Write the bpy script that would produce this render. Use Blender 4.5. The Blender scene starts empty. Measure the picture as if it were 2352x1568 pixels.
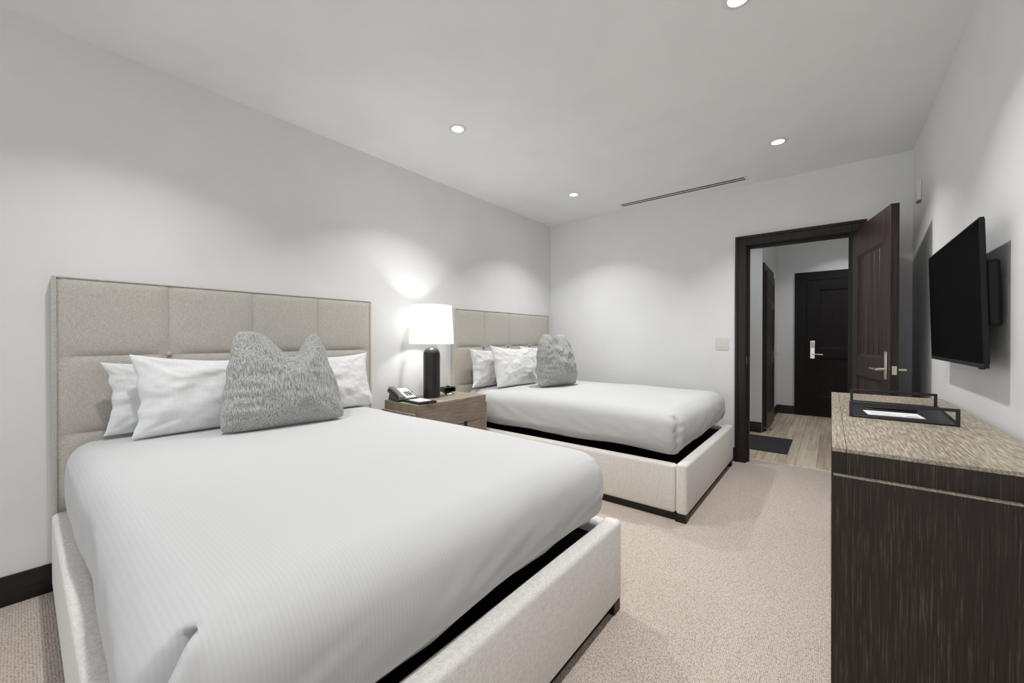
import bpy, bmesh, math, random
from mathutils import Vector, Matrix, noise
PI = math.pi
random.seed(7)
scene = bpy.context.scene
C = scene.collection

# ------------------------------------------------------------------ camera, world, exposure
cam_d = bpy.data.cameras.new('camera')
cam_d.sensor_fit = 'HORIZONTAL'; cam_d.sensor_width = 36.0
cam_d.lens = 36.0 * 909.255 / 2352.0
cam_d.clip_start = 0.02; cam_d.clip_end = 60
cam = bpy.data.objects.new('camera', cam_d); C.objects.link(cam)
cam.location = (0, 0, 1.2)
cam.rotation_euler = (math.radians(90 - 0.3758), 0, math.radians(38.848))
scene.camera = cam
world = bpy.data.worlds.new('world'); scene.world = world
world.use_nodes = True
world.node_tree.nodes['Background'].inputs[0].default_value = (0.90, 0.95, 1.0, 1)
world.node_tree.nodes['Background'].inputs[1].default_value = 1.6
vs = scene.view_settings
vs.view_transform = 'Standard'; vs.look = 'None'; vs.gamma = 1.0; vs.use_curve_mapping = False
vs.exposure = 1.02

# room dimensions (metres, camera stands at x=0 y=0)
XL, XR, YF, YB, HC = -2.893, 0.498, 4.403, -5.0, 2.682
DOWNLIGHT_W = 4.8
LAMP_W = 17.0
HALL_W = 3.0

# soft fill daylight through a window added behind the camera: a portal only guides the sky light through that opening
pl_ = bpy.data.lights.new('fill_window_portal', 'AREA'); pl_.shape = 'RECTANGLE'; pl_.size = 3.1; pl_.size_y = 2.45; pl_.cycles.is_portal = True
po_ = bpy.data.objects.new('fill_window_portal', pl_); C.objects.link(po_); po_.location = (-1.2, YB-0.12, 1.325); po_.rotation_euler = (math.radians(90), 0, 0)

# ------------------------------------------------------------------ materials
def new_mat(name):
    m = bpy.data.materials.new(name); m.use_nodes = True
    nt = m.node_tree
    return m, nt, nt.nodes['Principled BSDF']
def srgb(r, g, b):
    f = lambda c: (c/255/12.92) if c/255 <= 0.04045 else ((c/255+0.055)/1.055)**2.4
    return (f(r), f(g), f(b), 1)
def N(nt, typ, **kw):
    n = nt.nodes.new(typ)
    for k, v in kw.items(): setattr(n, k, v)
    return n
def coords(nt, scale=(1,1,1), rot=(0,0,0)):
    tc = N(nt, 'ShaderNodeTexCoord'); mp = N(nt, 'ShaderNodeMapping')
    mp.inputs['Scale'].default_value = scale; mp.inputs['Rotation'].default_value = rot
    nt.links.new(tc.outputs['Object'], mp.inputs['Vector'])
    return mp.outputs['Vector']
def noise_tex(nt, vec, scale, detail=2, rough=0.5):
    n = N(nt, 'ShaderNodeTexNoise')
    n.inputs['Scale'].default_value = scale; n.inputs['Detail'].default_value = detail; n.inputs['Roughness'].default_value = rough
    nt.links.new(vec, n.inputs['Vector']); return n.outputs['Fac']
def ramp(nt, fac, stops):
    r = N(nt, 'ShaderNodeValToRGB'); e = r.color_ramp.elements
    while len(e) < len(stops): e.new(0.5)
    for el, (p, c) in zip(e, stops): el.position = p; el.color = c
    nt.links.new(fac, r.inputs['Fac']); return r.outputs['Color']
def bump(nt, b, height, strength, dist):
    n = N(nt, 'ShaderNodeBump'); n.inputs['Strength'].default_value = strength; n.inputs['Distance'].default_value = dist
    nt.links.new(height, n.inputs['Height']); nt.links.new(n.outputs['Normal'], b.inputs['Normal'])
def mathn(nt, op, a, b):
    n = N(nt, 'ShaderNodeMath', operation=op)
    for i, v in enumerate((a, b)):
        if isinstance(v, (int, float)): n.inputs[i].default_value = v
        else: nt.links.new(v, n.inputs[i])
    return n.outputs[0]
def plain(name, col, rough=0.5, metal=0.0, spec=0.5):
    m, nt, b = new_mat(name)
    b.inputs['Base Color'].default_value = col; b.inputs['Roughness'].default_value = rough
    b.inputs['Metallic'].default_value = metal; b.inputs['Specular IOR Level'].default_value = spec
    return m
def paint(name, col, rough=0.7):
    m, nt, b = new_mat(name)
    b.inputs['Roughness'].default_value = rough; b.inputs['Specular IOR Level'].default_value = 0.25
    v = coords(nt)
    f = noise_tex(nt, v, 3.0, 3)
    c2 = tuple(x*0.97 for x in col[:3]) + (1,)
    nt.links.new(ramp(nt, f, [(0.35, c2), (0.65, col)]), b.inputs['Base Color'])
    bump(nt, b, noise_tex(nt, v, 260, 2), 0.06, 0.002)
    return m
def linen(name, c1, c2, scale=230, bmp=0.25, aniso=6.0, one=False):
    m, nt, b = new_mat(name)
    b.inputs['Roughness'].default_value = 0.9; b.inputs['Specular IOR Level'].default_value = 0.15
    b.inputs['Sheen Weight'].default_value = 0.15
    a = noise_tex(nt, coords(nt, (1, 1, 1/aniso)), scale, 2)
    h = noise_tex(nt, coords(nt, (1/aniso, 1/aniso, 1)), scale, 2)
    s = a if one else mathn(nt, 'MULTIPLY', mathn(nt, 'ADD', a, h), 0.5)
    nt.links.new(ramp(nt, s, [(0.40, c1), (0.60, c2)]), b.inputs['Base Color'])
    bump(nt, b, s, bmp, 0.004)
    return m
def wood(name, c1, c2, c3, axis='z', scale=90, stretch=28, rough=0.5, bmp=0.2, pos=(0.38, 0.52, 0.66), vary=0.0):
    m, nt, b = new_mat(name)
    b.inputs['Roughness'].default_value = rough; b.inputs['Specular IOR Level'].default_value = 0.35
    sc = {'x': (1/stretch, 1, 1), 'y': (1, 1/stretch, 1), 'z': (1, 1, 1/stretch)}[axis]
    v = coords(nt, sc)
    f = noise_tex(nt, v, scale, 4, 0.6)
    g = noise_tex(nt, coords(nt, tuple(x*3 if x == 1 else x*6 for x in sc)), 2.2, 2)
    s = mathn(nt, 'ADD', mathn(nt, 'MULTIPLY', f, 0.8), mathn(nt, 'MULTIPLY', g, 0.2))
    if vary:
        oi = N(nt, 'ShaderNodeObjectInfo')
        s = mathn(nt, 'ADD', s, mathn(nt, 'MULTIPLY', mathn(nt, 'SUBTRACT', oi.outputs['Random'], 0.5), vary))
    nt.links.new(ramp(nt, s, [(pos[0], c1), (pos[1], c2), (pos[2], c3)]), b.inputs['Base Color'])
    bump(nt, b, f, bmp, 0.002)
    return m
def emit(name, col, strength):
    m, nt, b = new_mat(name)
    b.inputs['Base Color'].default_value = (0.9, 0.9, 0.9, 1)
    b.inputs['Emission Color'].default_value = col; b.inputs['Emission Strength'].default_value = strength
    return m

M = {}
M['wall'] = paint('wall_paint', (0.88, 0.878, 0.876, 1))
M['ceiling'] = paint('ceiling_paint', (0.95, 0.95, 0.948, 1))
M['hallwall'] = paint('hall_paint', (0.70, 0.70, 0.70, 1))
M['espresso'] = wood('espresso_wood', srgb(24, 17, 15), srgb(34, 25, 22), srgb(48, 36, 32), 'z', 60, 30, 0.42, 0.08)
M['espresso_x'] = wood('espresso_wood_flat', srgb(24, 17, 15), srgb(34, 25, 22), srgb(48, 36, 32), 'x', 60, 30, 0.42, 0.08)
M['espresso_y'] = wood('espresso_wood_long', srgb(20, 16, 15), srgb(27, 21, 19), srgb(36, 28, 26), 'y', 60, 30, 0.42, 0.08)
M['entry'] = wood('entry_door_wood', srgb(11, 9, 8), srgb(17, 13, 12), srgb(24, 18, 16), 'z', 60, 30, 0.75, 0.06)
M['door_board'] = wood('door_board_wood', srgb(38, 29, 27), srgb(54, 42, 38), srgb(70, 55, 50), 'z', 60, 30, 0.42, 0.08, vary=0.12)
M['door_frame'] = wood('door_leaf_wood', srgb(38, 29, 27), srgb(52, 41, 38), srgb(66, 53, 48), 'z', 60, 30, 0.38, 0.08)
M['linen'] = linen('headboard_linen', srgb(184, 179, 170), srgb(207, 202, 193), 420, 0.16)
M['rail'] = linen('rail_linen', srgb(222, 218, 211), srgb(242, 239, 234), 430, 0.12)
M['button'] = linen('button_linen', srgb(160, 154, 143), srgb(205, 199, 188), 260, 0.2)
M['cushion'] = linen('cushion_weave', srgb(132, 132, 129), srgb(190, 190, 187), 330, 0.45, aniso=12, one=True)
M['pillow'] = linen('pillow_cotton', (0.76, 0.76, 0.76, 1), (0.81, 0.81, 0.81, 1), 120, 0.08)
M['black'] = plain('black_lacquer', (0.006, 0.006, 0.006, 1), 0.5)
M['blackmetal'] = plain('black_metal', (0.010, 0.010, 0.011, 1), 0.42)
M['boxspring'] = plain('black_boxspring', (0.004, 0.004, 0.004, 1), 0.95, 0, 0.1)
M['tv'] = plain('tv_screen', (0.0006, 0.0006, 0.0006, 1), 0.5, 0, 0.02)
M['tvcase'] = plain('tv_plastic', (0.004, 0.004, 0.0045, 1), 0.5, 0, 0.3)
M['chrome'] = plain('satin_nickel', (0.72, 0.68, 0.60, 1), 0.28, 1.0)
M['white'] = plain('white_plastic', (0.78, 0.78, 0.77, 1), 0.45)
M['ivory'] = plain('ivory_plastic', (0.76, 0.74, 0.69, 1), 0.4)
M['ring'] = plain('trim_ring', (0.80, 0.80, 0.79, 1), 0.5)
M['lens'] = emit('downlight_lens', (1, 0.97, 0.93, 1), 14.0)
M['paper'] = plain('paper', (0.86, 0.86, 0.86, 1), 0.8)
M['red'] = plain('red_print', srgb(205, 120, 105), 0.8)
M['greyprint'] = plain('grey_print', srgb(170, 170, 170), 0.8)
M['phone'] = plain('phone_plastic', (0.012, 0.012, 0.014, 1), 0.38)
M['handset'] = plain('handset_plastic', srgb(105, 107, 108), 0.35)
M['key'] = plain('key_plastic', srgb(60, 62, 64), 0.5)
M['slot'] = plain('vent_dark', (0.010, 0.010, 0.010, 1), 0.9)
M['rubber'] = plain('mat_rubber', srgb(44, 43, 44), 0.85)
M['oak_top'] = wood('weathered_oak_top', srgb(122, 112, 96), srgb(156, 146, 129), srgb(190, 181, 164), 'y', 170, 14, 0.55, 0.35)
M['oak_side'] = wood('weathered_oak_side', srgb(122, 108, 96), srgb(142, 127, 114), srgb(158, 144, 131), 'y', 120, 18, 0.55, 0.3)
M['oak_vert'] = wood('weathered_oak_vertical', srgb(134, 124, 108), srgb(152, 141, 125), srgb(166, 156, 140), 'z', 120, 18, 0.55, 0.3)
M['oak_shaded'] = wood('cerused_shaded_oak', srgb(38, 30, 25), srgb(50, 41, 34), srgb(104, 91, 78), 'z', 340, 40, 0.6, 0.35, (0.42, 0.55, 0.75))  # dark stain, deepened so the colour holds the shade on the dresser's end
M['oak_shaded_x'] = wood('cerused_shaded_oak_flat', srgb(38, 30, 25), srgb(50, 41, 34), srgb(104, 91, 78), 'y', 340, 40, 0.6, 0.35, (0.42, 0.55, 0.75))
M['plank'] = wood('hall_oak_plank', srgb(182, 165, 144), srgb(208, 192, 171), srgb(226, 213, 195), 'y', 30, 22, 0.42, 0.1, vary=0.22)

m, nt, b = new_mat('fill_window_glass'); M['glass'] = m
tp = N(nt, 'ShaderNodeBsdfTransparent'); gl = N(nt, 'ShaderNodeBsdfGlossy'); gl.inputs['Roughness'].default_value = 0.02
mx = N(nt, 'ShaderNodeMixShader'); mx.inputs[0].default_value = 0.05
nt.links.new(tp.outputs[0], mx.inputs[1]); nt.links.new(gl.outputs[0], mx.inputs[2]); nt.links.new(mx.outputs[0], nt.nodes['Material Output'].inputs['Surface'])

# duvet: white cotton with a woven lengthwise stripe
m, nt, b = new_mat('duvet_cotton'); M['duvet'] = m
b.inputs['Roughness'].default_value = 0.85; b.inputs['Specular IOR Level'].default_value = 0.2; b.inputs['Sheen Weight'].default_value = 0.1
wv = N(nt, 'ShaderNodeTexWave', wave_type='BANDS', bands_direction='Y')
wv.inputs['Scale'].default_value = 32.0; wv.inputs['Distortion'].default_value = 0.4; wv.inputs['Detail'].default_value = 1
nt.links.new(coords(nt), wv.inputs['Vector'])
dash = noise_tex(nt, coords(nt, (1, 0.2, 1)), 120, 1)
wd = mathn(nt, 'MULTIPLY', wv.outputs['Fac'], mathn(nt, 'ADD', dash, 0.2))
nt.links.new(ramp(nt, wd, [(0.1, (0.615, 0.616, 0.618, 1)), (0.8, (0.592, 0.593, 0.594, 1))]), b.inputs['Base Color'])
bump(nt, b, wd, 0.05, 0.002)

# carpet: looped beige wool in rows
m, nt, b = new_mat('loop_carpet'); M['carpet'] = m
b.inputs['Roughness'].default_value = 0.95; b.inputs['Specular IOR Level'].default_value = 0.1; b.inputs['Sheen Weight'].default_value = 0.2
vo = N(nt, 'ShaderNodeTexVoronoi'); vo.inputs['Scale'].default_value = 165; vo.inputs['Randomness'].default_value = 0.45
nt.links.new(coords(nt, (1, 0.72, 1)), vo.inputs['Vector'])
f = noise_tex(nt, coords(nt), 150, 3)
s = mathn(nt, 'ADD', mathn(nt, 'MULTIPLY', vo.outputs['Distance'], 0.75), mathn(nt, 'MULTIPLY', f, 0.45))
nt.links.new(ramp(nt, s, [(0.28, srgb(224, 213, 204)), (0.55, srgb(203, 190, 179)), (0.8, srgb(158, 141, 127))]), b.inputs['Base Color'])
inv = mathn(nt, 'SUBTRACT', 1.0, s)
bump(nt, b, inv, 0.6, 0.006)

# lamp: glowing linen shade, ribbed charcoal ceramic
m, nt, b = new_mat('lamp_shade_linen'); M['shade'] = m
b.inputs['Base Color'].default_value = (0.93, 0.93, 0.92, 1); b.inputs['Roughness'].default_value = 0.9
tr = N(nt, 'ShaderNodeBsdfTranslucent'); tr.inputs['Color'].default_value = (0.97, 0.97, 0.955, 1)
mx = N(nt, 'ShaderNodeMixShader'); mx.inputs[0].default_value = 0.72
out = nt.nodes['Material Output']
nt.links.new(b.outputs[0], mx.inputs[1]); nt.links.new(tr.outputs[0], mx.inputs[2]); nt.links.new(mx.outputs[0], out.inputs['Surface'])
M['bulb'] = emit('bulb_glow', (1, 0.95, 0.86, 1), 6.0)
m, nt, b = new_mat('charcoal_ceramic'); M['ceramic'] = m
b.inputs['Base Color'].default_value = (0.024, 0.023, 0.023, 1); b.inputs['Roughness'].default_value = 0.38

# ------------------------------------------------------------------ mesh helpers
def box(bm, x0, x1, y0, y1, z0, z1):
    vs_ = [bm.verts.new(p) for p in ((x0,y0,z0),(x1,y0,z0),(x1,y1,z0),(x0,y1,z0),(x0,y0,z1),(x1,y0,z1),(x1,y1,z1),(x0,y1,z1))]
    for q in ((3,2,1,0),(4,5,6,7),(0,1,5,4),(1,2,6,5),(2,3,7,6),(3,0,4,7)):
        bm.faces.new([vs_[i] for i in q])
    return bm
def B(*a):
    return box(bmesh.new(), *a)
def lathe(bm, prof, cx=0, cy=0, seg=48, cap=True):
    rings = []
    for r, z in prof:
        rings.append([bm.verts.new((cx+r*math.cos(2*PI*k/seg), cy+r*math.sin(2*PI*k/seg), z)) for k in range(seg)])
    for a, c in zip(rings, rings[1:]):
        for k in range(seg):
            bm.faces.new((a[k], a[(k+1) % seg], c[(k+1) % seg], c[k]))
    if cap:
        bm.faces.new(list(reversed(rings[0]))); bm.faces.new(rings[-1])
    return bm
def tube(bm, pts, r, seg=10):
    rings = []; pts = [Vector(p) for p in pts]
    for i, p in enumerate(pts):
        t = (pts[min(i+1, len(pts)-1)] - pts[max(i-1, 0)]).normalized()
        up = Vector((0,0,1)) if abs(t.z) < 0.95 else Vector((1,0,0))
        a = t.cross(up).normalized(); c = t.cross(a).normalized()
        rings.append([bm.verts.new(p + r*(math.cos(2*PI*k/seg)*a + math.sin(2*PI*k/seg)*c)) for k in range(seg)])
    for a, c in zip(rings, rings[1:]):
        for k in range(seg):
            bm.faces.new((a[k], a[(k+1) % seg], c[(k+1) % seg], c[k]))
    bm.faces.new(list(reversed(rings[0]))); bm.faces.new(rings[-1])
    return bm
def prism_y(bm, poly, y0, y1):          # polygon in x,z swept along y
    a = [bm.verts.new((x, y0, z)) for x, z in poly]; c = [bm.verts.new((x, y1, z)) for x, z in poly]
    n = len(poly)
    bm.faces.new(a); bm.faces.new(list(reversed(c)))
    for i in range(n): bm.faces.new((a[i], c[i], c[(i+1) % n], a[(i+1) % n]))
    return bm
def org(o):
    return Vector(o['_org']) if o is not None and '_org' in o else Vector((0,0,0))
def obj(name, bm, mat, parent=None, bevel=0.0, smooth=40, seg=2, base=None):
    """one mesh object; coordinates are given in world space and shifted to the thing's origin"""
    bmesh.ops.recalc_face_normals(bm, faces=bm.faces)
    if parent is not None: o0 = org(parent)
    elif base is not None: o0 = Vector(base)
    else:
        xs = [v.co for v in bm.verts]
        o0 = Vector(((min(p.x for p in xs)+max(p.x for p in xs))/2, (min(p.y for p in xs)+max(p.y for p in xs))/2, min(p.z for p in xs)))
    bmesh.ops.translate(bm, verts=bm.verts, vec=-o0)
    me = bpy.data.meshes.new(name); bm.to_mesh(me); bm.free()
    me.materials.append(mat)
    if smooth:
        for p in me.polygons: p.use_smooth = True
        me.set_sharp_from_angle(angle=math.radians(smooth))
    o = bpy.data.objects.new(name, me); C.objects.link(o)
    o['_org'] = tuple(o0)
    if parent is not None: o.parent = parent
    else: o.location = o0
    if bevel:
        md = o.modifiers.new('bevel', 'BEVEL'); md.width = bevel; md.segments = seg; md.limit_method = 'ANGLE'; md.angle_limit = math.radians(50)
    return o
def inst(name, me, loc_world, parent, rot=None):
    o = bpy.data.objects.new(name, me); C.objects.link(o); o.parent = parent
    o.location = Vector(loc_world) - org(parent)
    if rot: o.rotation_euler = rot
    o['_org'] = tuple(loc_world)
    return o
def thing(name, loc, label, cat, group=None):
    o = bpy.data.objects.new(name, None); C.objects.link(o); o.location = loc; o.empty_display_size = 0.1
    o['_org'] = tuple(loc)
    return tag(o, label, cat, group)
def tag(o, label, cat=None, group=None, kind=None):
    o['label'] = label
    if cat: o['category'] = cat
    if group: o['group'] = group
    if kind: o['kind'] = kind
    return o
def struct(o, label=None):
    o['kind'] = 'structure'
    if label: o['label'] = label
    return o
def shift_rot(bm, pivot, ang, axis='Z'):
    bmesh.ops.rotate(bm, verts=bm.verts, cent=pivot, matrix=Matrix.Rotation(ang, 3, axis)); return bm

# ------------------------------------------------------------------ room shell
T = 0.172                      # partition thickness
YH = YF + T                    # hall side of the partition
OX0, OX1, OZ = -0.640, 0.138, 2.100       # rough door opening
struct(obj('floor', B(XL-0.1, XR+0.1, YB-0.1, YH, -0.05, 0), M['carpet'], base=(0,0,0)), 'beige loop-pile wall-to-wall carpet')
struct(obj('ceiling', B(XL-0.1, XR+0.1, YB-0.1, YF+0.05, HC, HC+0.1), M['ceiling'], base=(0,0,0)), 'smooth white bedroom ceiling')
struct(obj('wall_left', B(XL-0.1, XL, YB-0.1, YF+0.1, 0, HC), M['wall'], base=(0,0,0)), 'white wall behind the two headboards')
struct(obj('wall_right', B(XR, XR+0.1, YB-0.1, YH, 0, HC), M['wall'], base=(0,0,0)), 'white wall carrying the television')
WX0, WX1, WZ0, WZ1 = -2.75, 0.35, 0.10, 2.55
bm = B(XL, WX0, YB-0.1, YB, 0, HC); box(bm, WX1, XR, YB-0.1, YB, 0, HC); box(bm, WX0, WX1, YB-0.1, YB, 0, WZ0); box(bm, WX0, WX1, YB-0.1, YB, WZ1, HC)
struct(obj('wall_back', bm, M['wall'], base=(0,0,0)), 'white wall behind the camera with the added fill window')
win = bpy.data.objects.new('fill_window_1', None); C.objects.link(win); win['_org'] = (0,0,0); struct(win, 'wide unseen window added behind the camera for fill light')  # window added for soft fill light, none is known there
wm = (WX0+WX1)/2
for a in ((WX0, WX0+0.05, WZ0, WZ1), (WX1-0.05, WX1, WZ0, WZ1), (wm-0.025, wm+0.025, WZ0, WZ1), (WX0+0.05, wm-0.025, WZ0, WZ0+0.05), (wm+0.025, WX1-0.05, WZ0, WZ0+0.05), (WX0+0.05, wm-0.025, WZ1-0.05, WZ1), (wm+0.025, WX1-0.05, WZ1-0.05, WZ1)):
    obj('fill_window_frame', B(a[0], a[1], YB-0.08, YB-0.02, a[2], a[3]), M['espresso'], win)
for a, c in ((WX0+0.05, wm-0.025), (wm+0.025, WX1-0.05)):
    obj('pane', B(a, c, YB-0.053, YB-0.047, WZ0+0.05, WZ1-0.05), M['glass'], win)
bm = B(XL, OX0-0.012, YF, YH, 0, HC)
box(bm, OX1+0.012, XR, YF, YH, 0, HC); box(bm, OX0-0.012, OX1+0.012, YF, YH, OZ+0.012, HC)
struct(obj('wall_far', bm, M['wall'], base=(0,0,0)), 'white wall with the open bedroom doorway')

def baseboard(name, axis, p0, p1, at, face, label):
    """profiled dark skirting: axis 'y' runs along y at x=at, face = +1/-1 side it projects to"""
    prof = [(0, 0), (0.016, 0), (0.016, 0.088), (0.013, 0.092), (0.013, 0.124), (0.009, 0.131), (0, 0.131)]
    bm = bmesh.new()
    pts = [(at + face*d, z) for d, z in prof]
    prism_y(bm, pts, p0, p1)
    if axis == 'x':
        for v in bm.verts: v.co = Vector((v.co.y, v.co.x, v.co.z))
    return struct(obj(name, bm, M['espresso_y'] if axis == 'y' else M['espresso_x'], base=(0,0,0)), label)
baseboard('baseboard_left', 'y', YB, YF, XL, 1, 'dark profiled baseboard below the headboard wall')
baseboard('baseboard_far', 'x', XL+0.017, -0.733, YF, -1, 'dark baseboard under the light switch wall')
baseboard('baseboard_right', 'y', YB, YF, XR, -1, 'dark baseboard along the television wall')

# door casing of the bedroom doorway (two-step profile) + jambs and stops
CW = 0.090
bm = bmesh.new()
def casing(bm, x0, x1, z1, y, s):
    for a, c, d in ((0, CW, 0.014), (CW-0.022, CW, 0.022)):
        pass
    y_ = lambda d: sorted((y, y + s*d))
    box(bm, x0-CW, x0, *y_(0.016), 0, z1+CW); box(bm, x1, x1+CW, *y_(0.016), 0, z1+CW); box(bm, x0, x1, *y_(0.016), z1, z1+CW)
    box(bm, x0-CW, x0-CW+0.024, *y_(0.026), 0, z1+CW); box(bm, x1+CW-0.024, x1+CW, *y_(0.026), 0, z1+CW); box(bm, x0-CW+0.024, x1+CW-0.024, *y_(0.026), z1+CW-0.024, z1+CW)
casing(bm, OX0, OX1, OZ, YF, -1)
tr1 = struct(obj('trim_1', bm, M['espresso'], base=(0,0,0), bevel=0.002), 'dark wood casing around the bedroom doorway')
bm = B(OX0-0.012, OX0+0.006, YF, YH, 0, OZ); box(bm, OX1-0.006, OX1+0.012, YF, YH, 0, OZ); box(bm, OX0-0.012, OX1+0.012, YF, YH, OZ-0.006, OZ+0.012)
obj('jamb', bm, M['espresso'], tr1)
bm = B(OX0+0.006, OX0+0.022, YF+0.05, YF+0.09, 0, OZ-0.006); box(bm, OX1-0.022, OX1-0.006, YF+0.05, YF+0.09, 0, OZ-0.006); box(bm, OX0+0.022, OX1-0.022, YF+0.05, YF+0.09, OZ-0.024, OZ-0.006)
obj('door_stop_strip', bm, M['espresso'], tr1)
bm = B(OX0+0.0055, OX0+0.0075, YF+0.012, YF+0.038, 0.955, 1.03)
obj('strike_plate', bm, M['chrome'], tr1)

# ------------------------------------------------------------------ panelled door builder (local: x along width from hinge, y thickness, z up)
def lever_set(parent, loc, out, along, plate_h=0.19, plate_w=0.042, up=0.5):
    """escutcheon + lever in local door space; out = +/-1 along local y, along = +/-1 lever direction on x"""
    x, y, z = loc
    s = out
    yy = sorted((y, y+s*0.006))
    p = obj('escutcheon', B(x-plate_w/2, x+plate_w/2, yy[0], yy[1], z-plate_h*up, z+plate_h*(1-up)), M['chrome'], parent, bevel=0.002)
    yy2 = sorted((y+s*0.006, y+s*0.010))
    obj('escutcheon_rim', B(x-plate_w/2+0.012, x+plate_w/2-0.012, yy2[0], yy2[1], z-plate_h*up+0.01, z+plate_h*(1-up)-0.01), M['chrome'], parent, bevel=0.0015)
    bm = tube(bmesh.new(), [(x, y+s*0.004, z), (x, y+s*0.050, z)], 0.010, 14)
    tube(bm, [(x-along*0.006, y+s*0.050, z), (x+along*0.02, y+s*0.052, z), (x+along*0.06, y+s*0.052, z), (x+along*0.115, y+s*0.052, z)], 0.0085, 12)
    obj('lever_handle', bm, M['chrome'], parent)
def panel_door(root, w, h, t, stile, rails, boards, mf, mb):
    """rails: list of (z0,z1) horizontal members; panels fill between them"""
    for a, c in ((0, stile), (w-stile, w)):
        obj('stile', B(a, c, -t/2, t/2, 0.0, h), mf, root, bevel=0.002)
    for z0, z1 in rails:
        obj('rail', B(stile, w-stile, -t/2, t/2, z0, z1), mf, root, bevel=0.002)
    for (a0, a1), (b0, b1) in zip(rails, rails[1:]):
        z0, z1 = a1, b0
        iw = w-2*stile
        bm = bmesh.new()                                     # sloped sticking around the panel, both faces
        for s in (-1, 1):
            o_ = [(stile, z0), (w-stile, z0), (w-stile, z1), (stile, z1)]
            i_ = [(stile+0.022, z0+0.022), (w-stile-0.022, z0+0.022), (w-stile-0.022, z1-0.022), (stile+0.022, z1-0.022)]
            ov = [bm.verts.new((x, s*(t/2-0.003), z)) for x, z in o_]; iv = [bm.verts.new((x, s*(t/2-0.013), z)) for x, z in i_]
            for k in range(4): bm.faces.new((ov[k], ov[(k+1) % 4], iv[(k+1) % 4], iv[k]))
        obj('moulding', bm, mf, root, smooth=0)
        if boards:
            bw = iw/boards
            for k in range(boards):
                obj('board', B(stile+k*bw+0.002, stile+(k+1)*bw-0.002, -t/2+0.012, t/2-0.012, z0, z1), mb, root, bevel=0.004, seg=1)
            obj('core', B(stile+0.001, w-stile-0.001, -0.004, 0.004, z0, z1), mf, root)
        else:
            obj('panel', B(stile+0.001, w-stile-0.001, -t/2+0.012, t/2-0.012, z0, z1), mb, root, bevel=0.002)

# bedroom door leaf, swung open into the room about its right jamb
def place_door(root, hinge, free):
    d = Vector(free) - Vector(hinge)
    root.location = (hinge[0], hinge[1], 0.008); root.rotation_euler = (0, 0, math.atan2(d.y, d.x))
d1 = bpy.data.objects.new('door_1', None); C.objects.link(d1); struct(d1, 'dark plank-panelled bedroom door standing open')
d1['_org'] = (0, 0, 0)
LW = 0.775
panel_door(d1, LW, 2.085, 0.044, 0.125, [(0, 0.20), (0.90, 1.055), (1.86, 2.085)], 5, M['door_frame'], M['door_board'])
place_door(d1, (0.160, YF-0.032), (0.322, 3.637))
lever_set(d1, (LW-0.062, -0.022, 0.985), -1, -1, up=0.36)
lever_set(d1, (LW-0.062, 0.022, 0.985), 1, -1, up=0.36)
bm = B(LW-0.0005, LW+0.0015, -0.0125, 0.0125, 0.955, 1.012)
lp = obj('latch_plate', bm, M['chrome'], d1)
bm = tube(bmesh.new(), [(LW+0.001, 0, 0.984), (LW+0.012, 0, 0.984)], 0.0075, 14)
obj('latch_bolt', bm, M['chrome'], lp)
bm = bmesh.new()
for z in (0.20, 1.05, 1.86):
    tube(bm, [(-0.008, 0.026, z-0.045), (-0.008, 0.026, z+0.045)], 0.006, 10)
obj('hinge', bm, M['chrome'], d1)

# ------------------------------------------------------------------ hall beyond the doorway
HXL, HXR, HYC, HYE, HHC = -0.685, 0.85, 5.95, 7.745, 2.86
VXL = -1.75
fh = struct(obj('floor_hall', B(VXL-0.1, HXR+0.1, YH, HYE+0.1, -0.06, -0.012), M['plank'], base=(0,0,0)), 'pale oak plank floor of the entry hall')
pw = 0.165
y_len = 1.5
k = 0
x = VXL
while x < HXR:
    off = random.uniform(0.2, y_len)
    y = YH - y_len + off
    while y < HYE:
        ya, yb = max(y, YH+0.03), min(y+y_len, HYE)
        if yb - ya > 0.05 and not (x + pw < HXL - 0.02 and ya > HYC+0.1):
            obj('plank', B(x+0.0008, min(x+pw, HXR)-0.0008, ya+0.0008, yb-0.0008, -0.012, 0.0), M['plank'], fh, bevel=0.001, seg=1)
        y += y_len
    x += pw
obj('threshold', B(OX0+0.006, OX1-0.006, YH-0.012, YH+0.03, -0.004, 0.004), M['plank'], fh, bevel=0.002)
struct(obj('ceiling_hall', B(VXL-0.1, HXR+0.1, YF+0.06, HYE+0.1, HHC, HHC+0.05), M['ceiling'], base=(0,0,0)), 'plain white ceiling of the entry hall')
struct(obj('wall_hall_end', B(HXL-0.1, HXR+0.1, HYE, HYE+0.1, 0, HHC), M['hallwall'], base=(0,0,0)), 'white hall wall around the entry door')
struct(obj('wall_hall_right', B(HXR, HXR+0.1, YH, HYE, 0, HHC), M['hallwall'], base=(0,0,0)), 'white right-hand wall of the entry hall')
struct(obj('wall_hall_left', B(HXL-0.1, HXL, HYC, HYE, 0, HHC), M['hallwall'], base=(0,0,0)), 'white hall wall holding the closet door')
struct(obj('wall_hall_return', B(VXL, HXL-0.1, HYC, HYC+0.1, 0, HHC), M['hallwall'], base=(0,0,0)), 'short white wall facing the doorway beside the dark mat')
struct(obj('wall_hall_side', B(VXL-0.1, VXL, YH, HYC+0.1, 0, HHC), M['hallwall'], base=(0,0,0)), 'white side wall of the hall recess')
baseboard('baseboard_hall_return', 'x', VXL, HXL, HYC, -1, 'dark baseboard on the short hall wall')
baseboard('baseboard_hall_left', 'y', 7.06, HYE-0.017, HXL, 1, 'dark baseboard between closet door and entry door')
baseboard('baseboard_hall_end', 'x', HXL, -0.452, HYE, -1, 'dark baseboard left of the entry door')

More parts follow.
